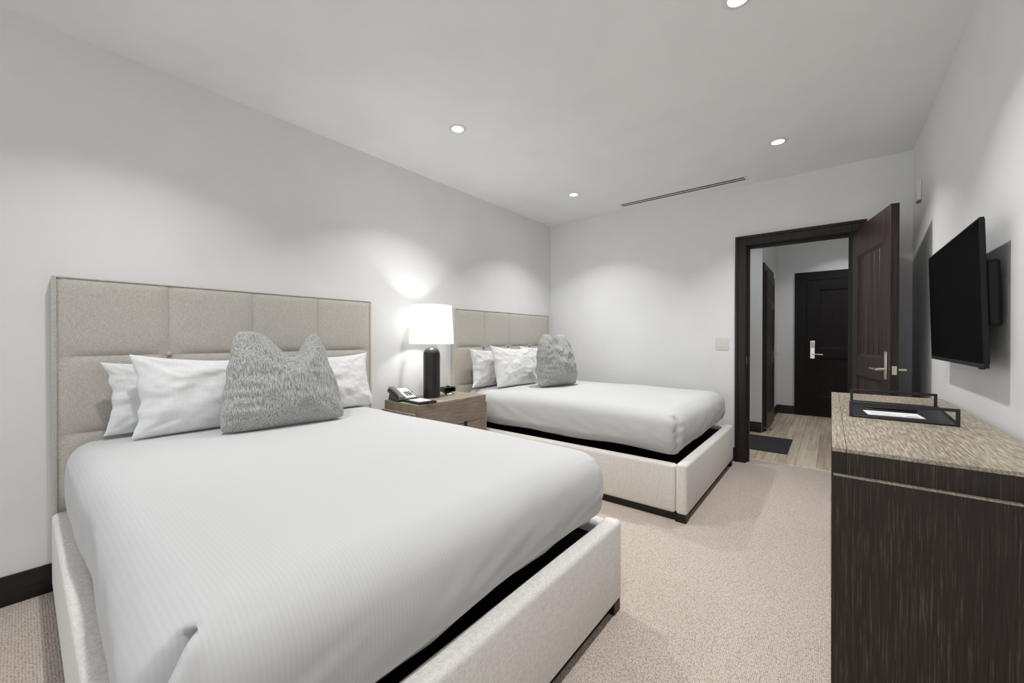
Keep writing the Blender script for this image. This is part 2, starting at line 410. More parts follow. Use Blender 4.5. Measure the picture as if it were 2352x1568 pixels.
# closet door in the hall's left wall
cd = bpy.data.objects.new('door_2', None); C.objects.link(cd); cd['_org'] = (0,0,0); struct(cd, 'narrow dark panelled closet door in the hall wall')
CY0, CY1 = 6.075, 6.965
panel_door(cd, CY1-CY0, 2.08, 0.04, 0.115, [(0, 0.22), (0.85, 1.0), (1.62, 1.71), (1.97, 2.08)], 0, M['door_frame'], M['door_board'])
cd.location = (HXL+0.021, CY0, 0.006); cd.rotation_euler = (0, 0, PI/2)
lever_set(cd, (CY1-CY0-0.06, -0.02, 0.98), -1, -1, up=0.36)
bm = bmesh.new()
for y0, y1, z0, z1 in ((CY0-0.09, CY0-0.003, 0, 2.18), (CY1+0.003, CY1+0.09, 0, 2.18), (CY0-0.003, CY1+0.003, 2.09, 2.18)):
    box(bm, HXL, HXL+0.02, y0, y1, z0, z1)
struct(obj('trim_2', bm, M['espresso'], base=(0,0,0), bevel=0.003), 'dark casing around the closet door')
ds = thing('door_stop', (HXL+0.02, 6.02, 0.05), 'small metal door stop on the hall baseboard by the closet door', 'door stop')
obj('rod', tube(bmesh.new(), [(HXL+0.0205, 6.02, 0.05), (HXL+0.085, 6.01, 0.046)], 0.004, 8), M['chrome'], ds)
obj('rubber_tip', tube(bmesh.new(), [(HXL+0.085, 6.01, 0.046), (HXL+0.098, 6.008, 0.045)], 0.009, 10), M['black'], ds)

# entry door at the end of the hall
ed = bpy.data.objects.new('door_3', None); C.objects.link(ed); ed['_org'] = (0,0,0); struct(ed, 'black-brown panelled entry door with key-card lock')
EX0, EX1 = -0.287, 0.625
panel_door(ed, EX1-EX0, 2.095, 0.044, 0.150, [(0, 0.30), (0.90, 1.045), (1.945, 2.095)], 0, M['entry'], M['entry'])
ed.location = (EX0, HYE-0.023, 0.008)
lk = obj('lock_plate', B(0.035, 0.098, -0.040, -0.022, 0.885, 1.165), M['chrome'], ed, bevel=0.006)
obj('card_reader', B(0.045, 0.088, -0.046, -0.040, 1.05, 1.15), M['ivory'], lk, bevel=0.003)
bm = tube(bmesh.new(), [(0.067, -0.04, 0.955), (0.067, -0.080, 0.955)], 0.011, 14)
tube(bm, [(0.062, -0.080, 0.955), (0.12, -0.082, 0.955), (0.195, -0.082, 0.952)], 0.009, 12)
obj('lever_handle', bm, M['chrome'], lk)
bm = bmesh.new()
for x0, x1, z0, z1 in ((EX0-0.161, EX0-0.004, 0, 2.24), (EX1+0.004, EX1+0.161, 0, 2.24), (EX0-0.004, EX1+0.004, 2.107, 2.24)):
    box(bm, x0, x1, HYE-0.028, HYE, z0, z1)
struct(obj('trim_3', bm, M['entry'], base=(0,0,0), bevel=0.004), 'wide dark casing around the entry door')

mt = thing('floor_mat', (-0.80, 5.35, 0.0), 'dark grey rubber-backed mat on the oak hall floor', 'mat')
obj('mat_pile', B(-1.24, -0.352, 4.985, 5.715, 0.0, 0.010), M['rubber'], mt, bevel=0.003)
bm = bmesh.new()
for a in ((-1.245, -0.347, 4.98, 5.0), (-1.245, -0.347, 5.70, 5.72), (-1.245, -1.225, 5.0, 5.70), (-0.367, -0.347, 5.0, 5.70)):
    box(bm, *a, 0.0005, 0.0115)
obj('border', bm, M['rubber'], mt, bevel=0.002)

# ------------------------------------------------------------------ ceiling fixtures
def downlight(x, y, label, watts=DOWNLIGHT_W, zc=HC, group='recessed ceiling downlights', col=(0.985, 0.99, 0.99)):
    t = thing('downlight', (x, y, zc), label, 'downlight', group)
    obj('trim_ring', lathe(bmesh.new(), [(0.040, zc-0.001), (0.041, zc-0.006), (0.060, zc-0.004), (0.064, zc-0.0002)], x, y, 40, False), M['ring'], t)
    obj('lens', lathe(bmesh.new(), [(0.0401, zc-0.0015), (0.0401, zc-0.0035)], x, y, 40), M['lens'], t)
    l = bpy.data.lights.new('downlight_glow', 'AREA'); l.shape = 'DISK'; l.size = 0.078; l.energy = watts; l.color = col; l.spread = math.radians(112)
    lo = bpy.data.objects.new('downlight_glow', l); C.objects.link(lo); lo.parent = t; lo.location = (0, 0, -0.006)
    return t
downlight(-2.055, 1.94, 'downlight above the gap between the beds, left of the ceiling centre')
downlight(-2.060, 3.565, 'small far downlight above the far bed')
downlight(-0.315, 3.575, 'downlight in front of the open bedroom door')
downlight(-0.320, 1.965, 'downlight cut by the top edge of the picture')
downlight(-2.055, 0.33, 'downlight above the near bed, beyond the frame', DOWNLIGHT_W*0.7)
downlight(-0.320, 0.33, 'downlight above the camera, beyond the frame', DOWNLIGHT_W*0.7)
downlight(0.15, 7.10, 'hall downlight near the entry door, beyond view', HALL_W, HHC, 'hall downlights')
downlight(-0.95, 5.25, 'hall downlight above the dark mat, beyond view', HALL_W*0.5, HHC, 'hall downlights')

v = thing('air_vent', (-1.23, 4.20, HC), 'long white ceiling air vent with two black slots near the far wall', 'vent')
bm = bmesh.new()
for y0, y1 in ((4.150, 4.166), (4.190, 4.214), (4.238, 4.254)):
    box(bm, -1.815, -0.625, y0, y1, HC-0.0016, HC-0.0002)
box(bm, -1.83, -1.815, 4.150, 4.254, HC-0.0016, HC-0.0002); box(bm, -0.625, -0.60, 4.150, 4.254, HC-0.0016, HC-0.0002)
obj('frame', bm, M['ring'], v)
for y0, y1 in ((4.166, 4.190), (4.214, 4.238)):
    obj('slot', B(-1.815, -0.625, y0, y1, HC-0.0012, HC-0.0002), M['slot'], v)

# ------------------------------------------------------------------ beds
def headboard(root, y0, y1):
    x0, xf, zt = XL+0.003, -2.843, 1.497
    hb = obj('headboard', B(x0, xf, y0, y1, 0.05, zt), M['linen'], root, bevel=0.008)
    nb = 0.016
    # narrow welted border
    bm = bmesh.new()
    for a in ((y0, y0+nb, 0.05, zt), (y1-nb, y1, 0.05, zt)):
        box(bm, xf, xf+0.010, a[0], a[1], a[2], a[3])
    box(bm, xf, xf+0.010, y0+nb, y1-nb, zt-0.008, zt)
    obj('border', bm, M['linen'], hb, bevel=0.004)
    cw = (y1-y0-2*nb)/4; rh = 0.373
    rows = [zt-0.008-rh*k for k in range(5)]; rows[-1] = 0.06
    # one puffed pad, shared by all panels of a size
    def pad(w, h_, bot):
        bm = bmesh.new(); n = 22; g = []
        for j in range(n+1):
            r = []
            for i in range(n+1):
                a, c = i/n*2-1, j/n*2-1
                dpt = 0.013*((1-abs(a)**10)*(1-abs(c)**10))**0.7
                pin = sum(math.exp(-(((a-p)*w/2)**2+((c-q)*h_/2)**2)/0.0040) for p in (-1, 1) for q in bot)
                r.append(bm.verts.new((0.003+max(0.0, dpt-0.010*pin), a*w/2*0.9985, c*h_/2*0.9985)))
            g.append(r)
        for j in range(n):
            for i in range(n):
                bm.faces.new((g[j][i], g[j][i+1], g[j+1][i+1], g[j+1][i]))
        me = bpy.data.meshes.new('tufted_panel'); bm.to_mesh(me); bm.free(); me.materials.append(M['linen'])
        for p in me.polygons: p.use_smooth = True
        return me
    for r in range(4):
        z1_, z0_ = rows[r], rows[r+1]
        me = pad(cw, z1_-z0_, (-1,) if r == 0 else (-1, 1))
        for c in range(4):
            inst('tufted_panel', me, (xf, y0+nb+cw*(c+0.5), (z0_+z1_)/2), hb)
    bm = lathe(bmesh.new(), [(0.0001, 0.010), (0.007, 0.0095), (0.0115, 0.007), (0.0130, 0.002), (0.011, 0.0)], 0, 0, 20)
    shift_rot(bm, (0,0,0), PI/2, 'Y')
    me = bpy.data.meshes.new('button'); bm.to_mesh(me); bm.free(); me.materials.append(M['button'])
    for p in me.polygons: p.use_smooth = True
    for r in (1, 2):
        for c in (1, 2, 3):
            inst('button', me, (xf+0.006, y0+nb+cw*c, rows[r]), hb)

def softbox(x0, x1, y0, y1, z0, z1, wob=0.004, seed=0, rnd=0.02, n=(2,2,2)):
    bm = B(x0, x1, y0, y1, z0, z1)
    bmesh.ops.bevel(bm, geom=bm.edges[:], offset=rnd, segments=4, affect='EDGES', profile=0.5)
    return bm
XFT = -0.7176
def bed(hy0, hy1, ry0, ry1, zr, label, group):
    t = thing('bed', (-1.8, (ry0+ry1)/2, 0), label, 'bed', group)
    headboard(t, hy0, hy1)
    xi = -2.824
    for y0, y1 in ((ry0, ry0+0.072), (ry1-0.072, ry1)):
        bm = softbox(xi, XFT-0.0745, y0, y1, 0.052, zr-0.012, rnd=0.022)
        obj('side_rail', bm, M['rail'], t)
    obj('footboard', softbox(XFT-0.074, XFT, ry0, ry1, 0.052, zr, rnd=0.020), M['rail'], t)
    obj('platform', B(xi, XFT-0.076, ry0+0.074, ry1-0.074, 0.10, 0.335), M['boxspring'], t)
    bm = B(-2.80, XFT-0.035, ry0+0.03, ry0+0.055, 0.0, 0.052); box(bm, -2.80, XFT-0.035, ry1-0.055, ry1-0.03, 0.0, 0.052)
    box(bm, XFT-0.06, XFT-0.035, ry0+0.055, ry1-0.055, 0.0, 0.052)
    obj('plinth', bm, M['black'], t)
    for x in (XFT-0.075, -2.80):
        for y in (ry0+0.006, ry1-0.066):
            obj('leg', B(x, x+0.068, y, y+0.06, 0.0, 0.053), M['espresso'], t, bevel=0.003)
    return t
bed(0.091, 1.745, 0.086, 1.672, 0.400, 'beige upholstered bed nearest the camera, with tufted linen headboard', 'upholstered beds')
bed(2.633, 4.287, 2.690, 4.250, 0.382, 'far beige upholstered bed between nightstand and far wall', 'upholstered beds')

# ------------------------------------------------------------------ duvets
def sm(a, c, x):
    t = min(1, max(0, (x-a)/(c-a))); return t*t*(3-2*t)
def duvet(x0, x1, y0, y1, z0, z1, label, seed, fold_near=0.0, group='white duvets'):
    R = 0.085; st = 0.0105 if fold_near else 0.0125
    bm = bmesh.new()
    nx, ny, nz = round((x1-x0)/st), round((y1-y0)/st), round((z1-z0)/st)
    def grid(f, n, m_):
        g = [[bm.verts.new(f(i/n, j/m_)) for i in range(n+1)] for j in range(m_+1)]
        for j in range(m_):
            for i in range(n): bm.faces.new((g[j][i], g[j][i+1], g[j+1][i+1], g[j+1][i]))
    L = lambda a, c, t: a+(c-a)*t
    grid(lambda s, t: (L(x0,x1,s), L(y0,y1,t), z1), nx, ny)
    grid(lambda s, t: (L(x0,x1,s), y0, L(z0,z1,t)), nx, nz)
    grid(lambda s, t: (L(x0,x1,s), y1, L(z0,z1,t)), nx, nz)
    grid(lambda s, t: (x0, L(y0,y1,s), L(z0,z1,t)), ny, nz)
    grid(lambda s, t: (x1, L(y0,y1,s), L(z0,z1,t)), ny, nz)
    # tucked-under hem
    g2 = 0.10
    for s_ in range(2):
        y = y0 if s_ == 0 else y1; d = g2 if s_ == 0 else -g2
        grid(lambda s, t: (L(x0,x1,s), y+d*t, z0), nx, 4)
    grid(lambda s, t: (x1-g2*t, L(y0,y1,s), z0), ny, 4)
    bmesh.ops.remove_doubles(bm, verts=bm.verts, dist=0.0008)
    bmesh.ops.recalc_face_normals(bm, faces=bm.faces)
    xc, yc, hx, hy, H = (x0+x1)/2, (y0+y1)/2, (x1-x0)/2, (y1-y0)/2, z1-z0
    for v in bm.verts:
        p = v.co.copy(); under = p.z <= z0+1e-5
        q = Vector((min(max(p.x, x0+R), x1-R), min(max(p.y, y0+R), y1-R), min(p.z, z1-R)))
        d = p-q
        if d.length > 1e-6 and not (under and d.length < R*0.98 and abs(d.x) < R*0.98 and abs(d.y) < R*0.98):
            rr = R
            p = q + d.normalized()*rr
        b = (p.z-z0)/H
        side = Vector((d.x, d.y, 0))
        sn = side.normalized() if side.length > 1e-6 else Vector((0,0,0))
        sw = min(1, side.length/R)
        # belly of the overhang, pulled in where it is tucked
        foot = sm(xc, x1, p.x)
        p += sn*sw*(0.030*math.sin(PI*min(1, max(0, b)))**0.8*(0.45+0.75*foot) - 0.028*(1-sm(0.0, 0.22, b)))
        # crown
        top = max(0, 1-((p.x-xc)/hx)**6)*max(0, 1-((p.y-yc)/hy)**4)
        p.z += 0.024*top*sm(0.5, 1.0, b)
        # hem line waver
        if b < 0.25: p.z += 0.014*noise.noise(Vector((p.x*2.6+seed, p.y*2.6, 0)))*(1-b/0.25)
        if fold_near and p.y < y0+0.12: p.z -= 0.034*(1-sm(0.0, 0.3, b))*(1-sm(x1-0.35, x1-0.12, p.x))
        # soft unevenness
        n1 = noise.noise(Vector((p.x*2.3+seed, p.y*2.3, p.z*2.3)))
        p += (sn*sw*0.012 + Vector((0,0,1))*(1-sw)*0.007)*n1
        # drag wrinkles on the drop
        wz = noise.noise(Vector((p.x*9+p.z*14+seed, p.y*9-p.z*14, p.z*4)))
        p += sn*sw*0.0045*wz*(0.3+1-b)
        w2 = noise.ridged_multi_fractal(Vector((p.x*4+seed, p.y*4, p.z*11)), 1.0, 2.0, 2, 0.8, 2.0)-1.0
        p += sn*sw*0.0035*w2*(1-sm(0.0, 0.55, b))
        # gathered foot corners
        for yy in (y0, y1):
            cx_, cy_ = x1-R*0.3, yy+(R*0.3 if yy == y0 else -R*0.3)
            dd = math.hypot(p.x-cx_, p.y-cy_)
            if dd < 0.13 and b < 0.97 and not (fold_near and yy == y0):
                w = (1-dd/0.13)**1.2
                pk = noise.noise(Vector((p.x*30, p.y*30, p.z*34+seed)))
                ang = math.atan2(p.y-q.y, p.x-q.x)
                a0 = PI/4 if yy == y1 else -PI/4
                gr = math.exp(-((ang-a0+0.18*noise.noise(Vector((p.z*22, seed, 1))))/0.16)**2)
                p += sn*w*(0.010*pk + 0.010 - 0.030*gr*sw*sm(0.02, 0.2, b)*(1-sm(0.80, 0.97, b)))
        # dog-ear: foot end folded over the near corner, leaving a slit beside its lip
        if fold_near and sw > 0.05 and p.x > x1-0.25 and p.y < y0+0.25:
            an = math.degrees(math.atan2(p.y-(y0+R), p.x-(x1-R)))
            e0 = -46-10*(1-b)
            dz_ = sm(0.50, 0.85, sw)
            lip = math.exp(-((an-e0-9)/9)**2)
            gro = sm(e0-40, e0-14, an)*(1-sm(e0-7, e0, an))
            p += sn*dz_*(0.018*lip-0.055*gro) + Vector((0, 0, 1))*dz_*(0.006*lip-0.012*gro)*b
        v.co = p
    o = obj('duvet', bm, M['duvet'], smooth=180)
    return tag(o, label, 'duvet', group)
duvet(-2.815, -0.790, 0.136, 1.600, 0.408, 0.712, 'large white duvet tucked around the near bed, lengthwise woven stripe', 3.1, 1.0)
duvet(-2.815, -0.800, 2.766, 4.165, 0.412, 0.705, 'white duvet on the far bed with gathered foot corner', 11.7)

# ------------------------------------------------------------------ pillows and cushions
def pillow(name, loc, w, h, t, lean, yaw, mat, label, cat, group, seed, notch=None, roll=0.0, pinch=0.10, wr=0.013, n=60, sag=0.0, narrow=0.0, rc=0.0, npow=1.6, drop=0.0):
    """stands on its lower long edge; local y = width, z = height, x = thickness; leans back towards -x"""
    bm = bmesh.new(); sides = []
    for s in (-1, 1):
        g = []
        for j in range(n+1):
            r = []
            for i in range(n+1):
                a, c = math.sin((i/n*2-1)*PI/2*0.94)/math.sin(PI/2*0.94), math.sin((j/n*2-1)*PI/2*0.94)/math.sin(PI/2*0.94)
                edge = ((1-a*a)*(1-c*c))
                y = a*w/2*(1-pinch*(1-c*c)**1.0); z = h/2 + c*h/2*(1-pinch*(1-a*a)*(1.5 if c > 0 else 0.0)) - drop*(a+1)/2*max(0.0, c)
                bb = (c+1)/2
                if rc:
                    k_ = 1-rc*(abs(a)*abs(c))**5
                    y *= k_; z = h/2+(z-h/2)*k_
                th = t/2*max(0, edge)**0.42*(1.12-0.30*bb)
                # heavier bottom flattened on the bed
                ph = Vector((a*2.0+seed, c*2.0, s*1.7+seed*0.3))
                wv_ = noise.noise(ph*1.4)*wr*1.3 + noise.noise(Vector((a*7+c*3+seed, c*6-a*2, s)))*wr*0.55
                ed_ = max(0.0, edge)**0.3
                y += wr*0.8*noise.noise(Vector((c*4+seed, s*0.0+a, 3.3)))
                xx = s*(th + wv_*ed_)
                # radiating folds from the corners
                for ca in (-1, 1):
                    for cc in (-1, 1):
                        dd = math.hypot(a-ca, c-cc)
                        if 0.08 < dd < 0.9:
                            an = math.atan2(c-cc, a-ca)
                            xx += s*wr*0.35*math.sin(an*9+seed)*math.exp(-((dd-0.4)/0.25)**2)*ed_
                if notch:
                    a0, dep, wd_ = notch
                    f_ = math.exp(-((a-a0)/wd_)**2)
                    z -= dep*f_*bb**2.2
                    y = y*(1-narrow*bb**npow)
                    xx += s*dep*0.22*f_*bb*(1-bb)*3*ed_
                    # slumped horizontal gathers at the lower left
                    xx += s*0.0055*math.sin(c*34+a*3+seed)*sm(-0.25, -0.75, a)*sm(0.05, -0.45, c)*ed_
                    # crease lines fanning from the karate-chop
                    cr = math.sin((a-a0)*14+seed)*math.exp(-((a-a0)/0.5)**2)
                    xx += s*0.004*cr*bb*ed_
                if sag: xx += -sag*(bb**2)
                r.append(bm.verts.new((xx, y, z)))
            g.append(r)
        for j in range(n):
            for i in range(n):
                bm.faces.new((g[j][i], g[j][i+1], g[j+1][i+1], g[j+1][i]))
    bmesh.ops.remove_doubles(bm, verts=bm.verts, dist=0.0015)
    bmesh.ops.recalc_face_normals(bm, faces=bm.faces)
    if roll: bmesh.ops.rotate(bm, verts=bm.verts, cent=(0,0,h/2), matrix=Matrix.Rotation(roll, 3, 'X'))
    o = obj(name, bm, mat, smooth=180, base=(0,0,0))
    o.location = loc; o.rotation_euler = (0, -lean, yaw)
    return tag(o, label, cat, group)
R_ = math.radians
g1 = 'white sleeping pillows'
PZ = 0.735
pillow('pillow', (-2.700, 0.575, PZ), 0.66, 0.355, 0.15, R_(6), R_(0), M['pillow'], 'white pillow leaning on the near headboard, partly hidden behind another pillow', 'pillow', g1, 1.3)
pillow('pillow', (-2.500, 0.645, PZ), 0.65, 0.405, 0.18, R_(15), R_(-2), M['pillow'], 'front left white pillow on the near bed, beside the grey cushion', 'pillow', g1, 4.6, drop=0.03)
pillow('pillow', (-2.570, 1.285, PZ-0.004), 0.64, 0.38, 0.18, R_(13), R_(2), M['pillow'], 'white pillow on the near bed right of the grey cushion, next to the nightstand', 'pillow', g1, 7.2)
pillow('cushion', (-2.245, 0.893, PZ+0.002), 0.61, 0.545, 0.21, R_(20), R_(-7), M['cushion'], 'large grey woven cushion with chopped top on the near bed', 'cushion', 'grey cushions', 2.2, notch=(0.20, 0.155, 0.42), pinch=0.04, wr=0.012, n=84, narrow=0.33, rc=0.055)
pillow('pillow', (-2.680, 3.040, PZ-0.006), 0.62, 0.38, 0.15, R_(7), R_(0), M['pillow'], 'leftmost white pillow against the far headboard', 'pillow', g1, 9.4)
pillow('pillow', (-2.470, 3.180, PZ-0.004), 0.62, 0.42, 0.18, R_(15), R_(-4), M['pillow'], 'front white pillow on the far bed, touching the grey cushion', 'pillow', g1, 12.1, drop=0.03)
pillow('pillow', (-2.620, 3.800, PZ-0.004), 0.66, 0.40, 0.18, R_(12), R_(0), M['pillow'], 'white pillow on the far bed almost hidden behind the grey cushion', 'pillow', g1, 15.8)
pillow('cushion', (-2.125, 3.390, PZ-0.002), 0.53, 0.525, 0.25, R_(9), R_(-12), M['cushion'], 'plump grey cushion standing on the far bed', 'cushion', 'grey cushions', 6.7, notch=(-0.08, 0.11, 0.22), pinch=0.03, wr=0.018, n=84, narrow=0.44, rc=0.03, npow=3.0)

# ------------------------------------------------------------------ nightstand
NZ = 0.705; NX0, NX1 = -2.815, -2.392; NY0, NY1 = 1.850, 2.598
ns = thing('nightstand', (-2.6, 2.22, 0), 'weathered oak two-drawer nightstand between the beds', 'nightstand')
obj('body', B(NX0, NX1-0.020, NY0, NY1, 0.06, NZ-0.018), M['oak_vert'], ns, bevel=0.001)
obj('top', B(NX0, NX1, NY0, NY1, NZ-0.018, NZ), M['oak_top'], ns, bevel=0.0015)
for y0, y1 in ((NY0-0.027, NY0-0.0005), (NY1+0.0005, NY1+0.025)):
    obj('side_panel', B(NX0, NX1-0.012, y0, y1, 0.0, NZ-0.068), M['oak_vert'], ns, bevel=0.0015)
for z0, z1 in ((0.498, NZ-0.0185), (0.282, 0.494), (0.062, 0.278)):
    dr = obj('drawer', B(NX1-0.0195, NX1-0.0005, NY0+0.001, NY1-0.001, z0, z1), M['oak_side'], ns, bevel=0.0015)
    yc = NY0+0.70*(NY1-NY0)-0.03
    obj('pull', B(NX1-0.0005, NX1+0.014, yc-0.010, yc+0.010, z0-0.030, z0+0.012) if z0 > 0.1 else B(NX1-0.0005, NX1+0.014, yc-0.010, yc+0.010, z0+0.15, z0+0.19), M['black'], dr, bevel=0.002)

# table lamp
lx, ly = -2.640, 2.190
lp_ = thing('table_lamp', (lx, ly, NZ), 'lit table lamp with white drum shade and charcoal cylinder base', 'lamp')
def ribbed(bm, prof, seg=72, amp=0.0012):
    rings = []
    for r, z in prof:
        rings.append([bm.verts.new((lx+(r+(amp if k % 2 else 0)*min(1, r/0.05))*math.cos(2*PI*k/seg), ly+(r+(amp if k % 2 else 0)*min(1, r/0.05))*math.sin(2*PI*k/seg), z)) for k in range(seg)])
    for a, c in zip(rings, rings[1:]):
        for k in range(seg): bm.faces.new((a[k], a[(k+1) % seg], c[(k+1) % seg], c[k]))
    bm.faces.new(list(reversed(rings[0]))); bm.faces.new(rings[-1]); return bm
prof = [(0.066, NZ+0.0005), (0.0685, NZ+0.004)] + [(0.0685, NZ+z) for z in (0.1, 0.2, 0.3, 0.355)]
zt = NZ+0.362
prof += [(0.0685*math.cos(k/9*PI/2*0.92), zt+0.066*math.sin(k/9*PI/2*0.92)) for k in range(0, 10)]
obj('base', ribbed(bmesh.new(), prof), M['ceramic'], lp_, smooth=50)
obj('neck', lathe(bmesh.new(), [(0.0075, zt+0.060), (0.0075, zt+0.10), (0.012, zt+0.10), (0.012, zt+0.14), (0.006, zt+0.14), (0.006, zt+0.19)], lx, ly, 20), M['chrome'], lp_)
z0, z1 = 1.157, 1.482
th = 0.002
sh = obj('shade', lathe(bmesh.new(), [(0.188, z0), (0.170, z1), (0.170-th, z1), (0.188-th, z0), (0.188, z0)], lx, ly, 72, False), M['shade'], lp_, smooth=60)
bm = bmesh.new()
tube(bm, [(lx+0.1675*math.cos(a), ly+0.1675*math.sin(a), z1-0.012) for a in [2*PI*k/48 for k in range(49)]], 0.0016, 6)
for k in range(3):
    a = 2*PI*k/3
    tube(bm, [(lx+0.008*math.cos(a), ly+0.008*math.sin(a), z1-0.04), (lx+0.167*math.cos(a), ly+0.167*math.sin(a), z1-0.012)], 0.0014, 6)
obj('spider_frame', bm, M['chrome'], lp_)
obj('bulb', lathe(bmesh.new(), [(0.012, 1.262), (0.020, 1.275), (0.029, 1.30), (0.030, 1.315), (0.022, 1.335), (0.008, 1.346)], lx, ly, 24), M['bulb'], lp_)
l = bpy.data.lights.new('lamp_glow', 'POINT'); l.energy = LAMP_W; l.color = (1, 0.98, 0.95); l.shadow_soft_size = 0.034
lo = bpy.data.objects.new('lamp_glow', l); C.objects.link(lo); lo.parent = lp_; lo.location = (0, 0, 1.308-NZ)

# desk phone, local frame turned towards the bed foot
ph = thing('desk_phone', (-2.70, 1.955, NZ), 'black desk telephone with grey handset and white keypad face', 'telephone')
def at_ph(bm, ang=R_(-8)):
    bmesh.ops.rotate(bm, verts=bm.verts, cent=(0,0,0), matrix=Matrix.Rotation(ang, 3, 'Z'))
    bmesh.ops.translate(bm, verts=bm.verts, vec=(-2.712, 1.944, NZ+0.0005)); return bm
W2 = 0.085; sl = [(-0.085, 0.085), (0.100, 0.022)]
def zs(x): return sl[0][1]+(x-sl[0][0])/(sl[1][0]-sl[0][0])*(sl[1][1]-sl[0][1])
obj('stand', at_ph(prism_y(bmesh.new(), [(-0.10, 0.0), (0.085, 0.0), (0.075, 0.020), (-0.02, 0.052), (-0.075, 0.060)], -W2+0.012, W2-0.012)), M['phone'], ph, bevel=0.003)
obj('body', at_ph(prism_y(bmesh.new(), [(-0.092, 0.066), (0.098, 0.004), (0.104, 0.018), (0.098, 0.024), (-0.082, 0.086), (-0.092, 0.082)], -W2, W2)), M['phone'], ph, bevel=0.003)
def slab(x0, x1, y0, y1, d0, d1):
    bm = bmesh.new(); return prism_y(bm, [(x0, zs(x0)+d0), (x1, zs(x1)+d0), (x1, zs(x1)+d1), (x0, zs(x0)+d1)], y0, y1)
fp = obj('face_plate', at_ph(slab(-0.078, 0.090, -0.012, 0.078, 0.0, 0.003)), M['paper'], ph, bevel=0.001)
bm = bmesh.new()
for i in range(4):
    for j in range(3):
        x_ = -0.005+i*0.018; y_ = 0.012+j*0.020
        prism_y(bm, [(x_, zs(x_)+0.003), (x_+0.012, zs(x_+0.012)+0.003), (x_+0.012, zs(x_+0.012)+0.006), (x_, zs(x_)+0.006)], y_, y_+0.014)
obj('keypad', at_ph(bm), M['key'], fp)
bm = bmesh.new(); nseg = 14; ringp = []
for i in range(nseg+1):
    x_ = -0.092+0.190*i/nseg; hh = 0.012+0.010*math.sin(PI*i/nseg); end = 1 if 0.18 < i/nseg < 0.82 else 1.25
    ringp.append((x_, zs(x_)+0.004, zs(x_)+0.006+hh, 0.021*end))
rv = []
for x_, za, zb, wy in ringp:
    rv.append([bm.verts.new(p) for p in ((x_, -0.050-wy, za), (x_, -0.050+wy, za), (x_, -0.050+wy*0.9, zb-0.004), (x_, -0.050+wy*0.6, zb), (x_, -0.050-wy*0.6, zb), (x_, -0.050-wy*0.9, zb-0.004))])
for a, c in zip(rv, rv[1:]):
    for k in range(6): bm.faces.new((a[k], a[(k+1) % 6], c[(k+1) % 6], c[k]))
bm.faces.new(rv[0]); bm.faces.new(rv[-1])
obj('handset', at_ph(bm), M['handset'], ph)
pts = []
for k in range(25):
    a = k/24
    pts.append((-2.765+0.012*math.sin(a*PI), 2.045+0.05*a+0.012*math.sin(a*2*PI), NZ+0.004+0.048*math.sin(a*PI)**1.2))
obj('cord', tube(bmesh.new(), pts, 0.0024, 8), M['phone'], ph)

# notepad in its black holder
npd = thing('notepad_holder', (-2.50, 1.965, NZ), 'black notepad holder with white paper beside the telephone', 'notepad')
def at_np(bm):
    bmesh.ops.rotate(bm, verts=bm.verts, cent=(0,0,0), matrix=Matrix.Rotation(R_(-6), 3, 'Z'))
    bmesh.ops.translate(bm, verts=bm.verts, vec=(-2.492, 1.955, NZ+0.0003)); return bm
obj('holder', at_np(B(-0.105, 0.105, -0.080, 0.080, 0, 0.016)), M['black'], npd, bevel=0.002)
pp = obj('paper', at_np(B(-0.085, 0.070, -0.058, 0.058, 0.016, 0.0185)), M['paper'], npd, bevel=0.0008)
bm = bmesh.new()
for k in range(3): box(bm, -0.08, -0.072, -0.02+k*0.016, -0.010+k*0.016, 0.0185, 0.0188)
obj('print', at_np(bm), M['greyprint'], pp)

# alarm clock behind the lamp
ck = thing('alarm_clock', (-2.66, 2.385, NZ), 'small black bedside clock on a round silver foot behind the lamp', 'clock')
cx_, cy_ = -2.655, 2.385
obj('foot', lathe(bmesh.new(), [(0.048, NZ+0.0005), (0.052, NZ+0.006), (0.050, NZ+0.013), (0.030, NZ+0.0265)], cx_, cy_, 36), M['chrome'], ck)
bm = B(-0.040, 0.040, -0.058, 0.058, 0.026, 0.070); shift_rot(bm, (0,0,0), R_(-10)); bmesh.ops.translate(bm, verts=bm.verts, vec=(cx_, cy_, NZ))
bd = obj('body', bm, M['phone'], ck, bevel=0.008, seg=3)
obj('snooze_button', lathe(bmesh.new(), [(0.014, NZ+0.070), (0.014, NZ+0.077), (0.010, NZ+0.079)], cx_, cy_, 20), M['black'], bd)
bm = B(0.0405, 0.0415, -0.048, 0.048, 0.034, 0.062); shift_rot(bm, (0,0,0), R_(-10)); bmesh.ops.translate(bm, verts=bm.verts, vec=(cx_, cy_, NZ))
obj('display', bm, M['tv'], bd)

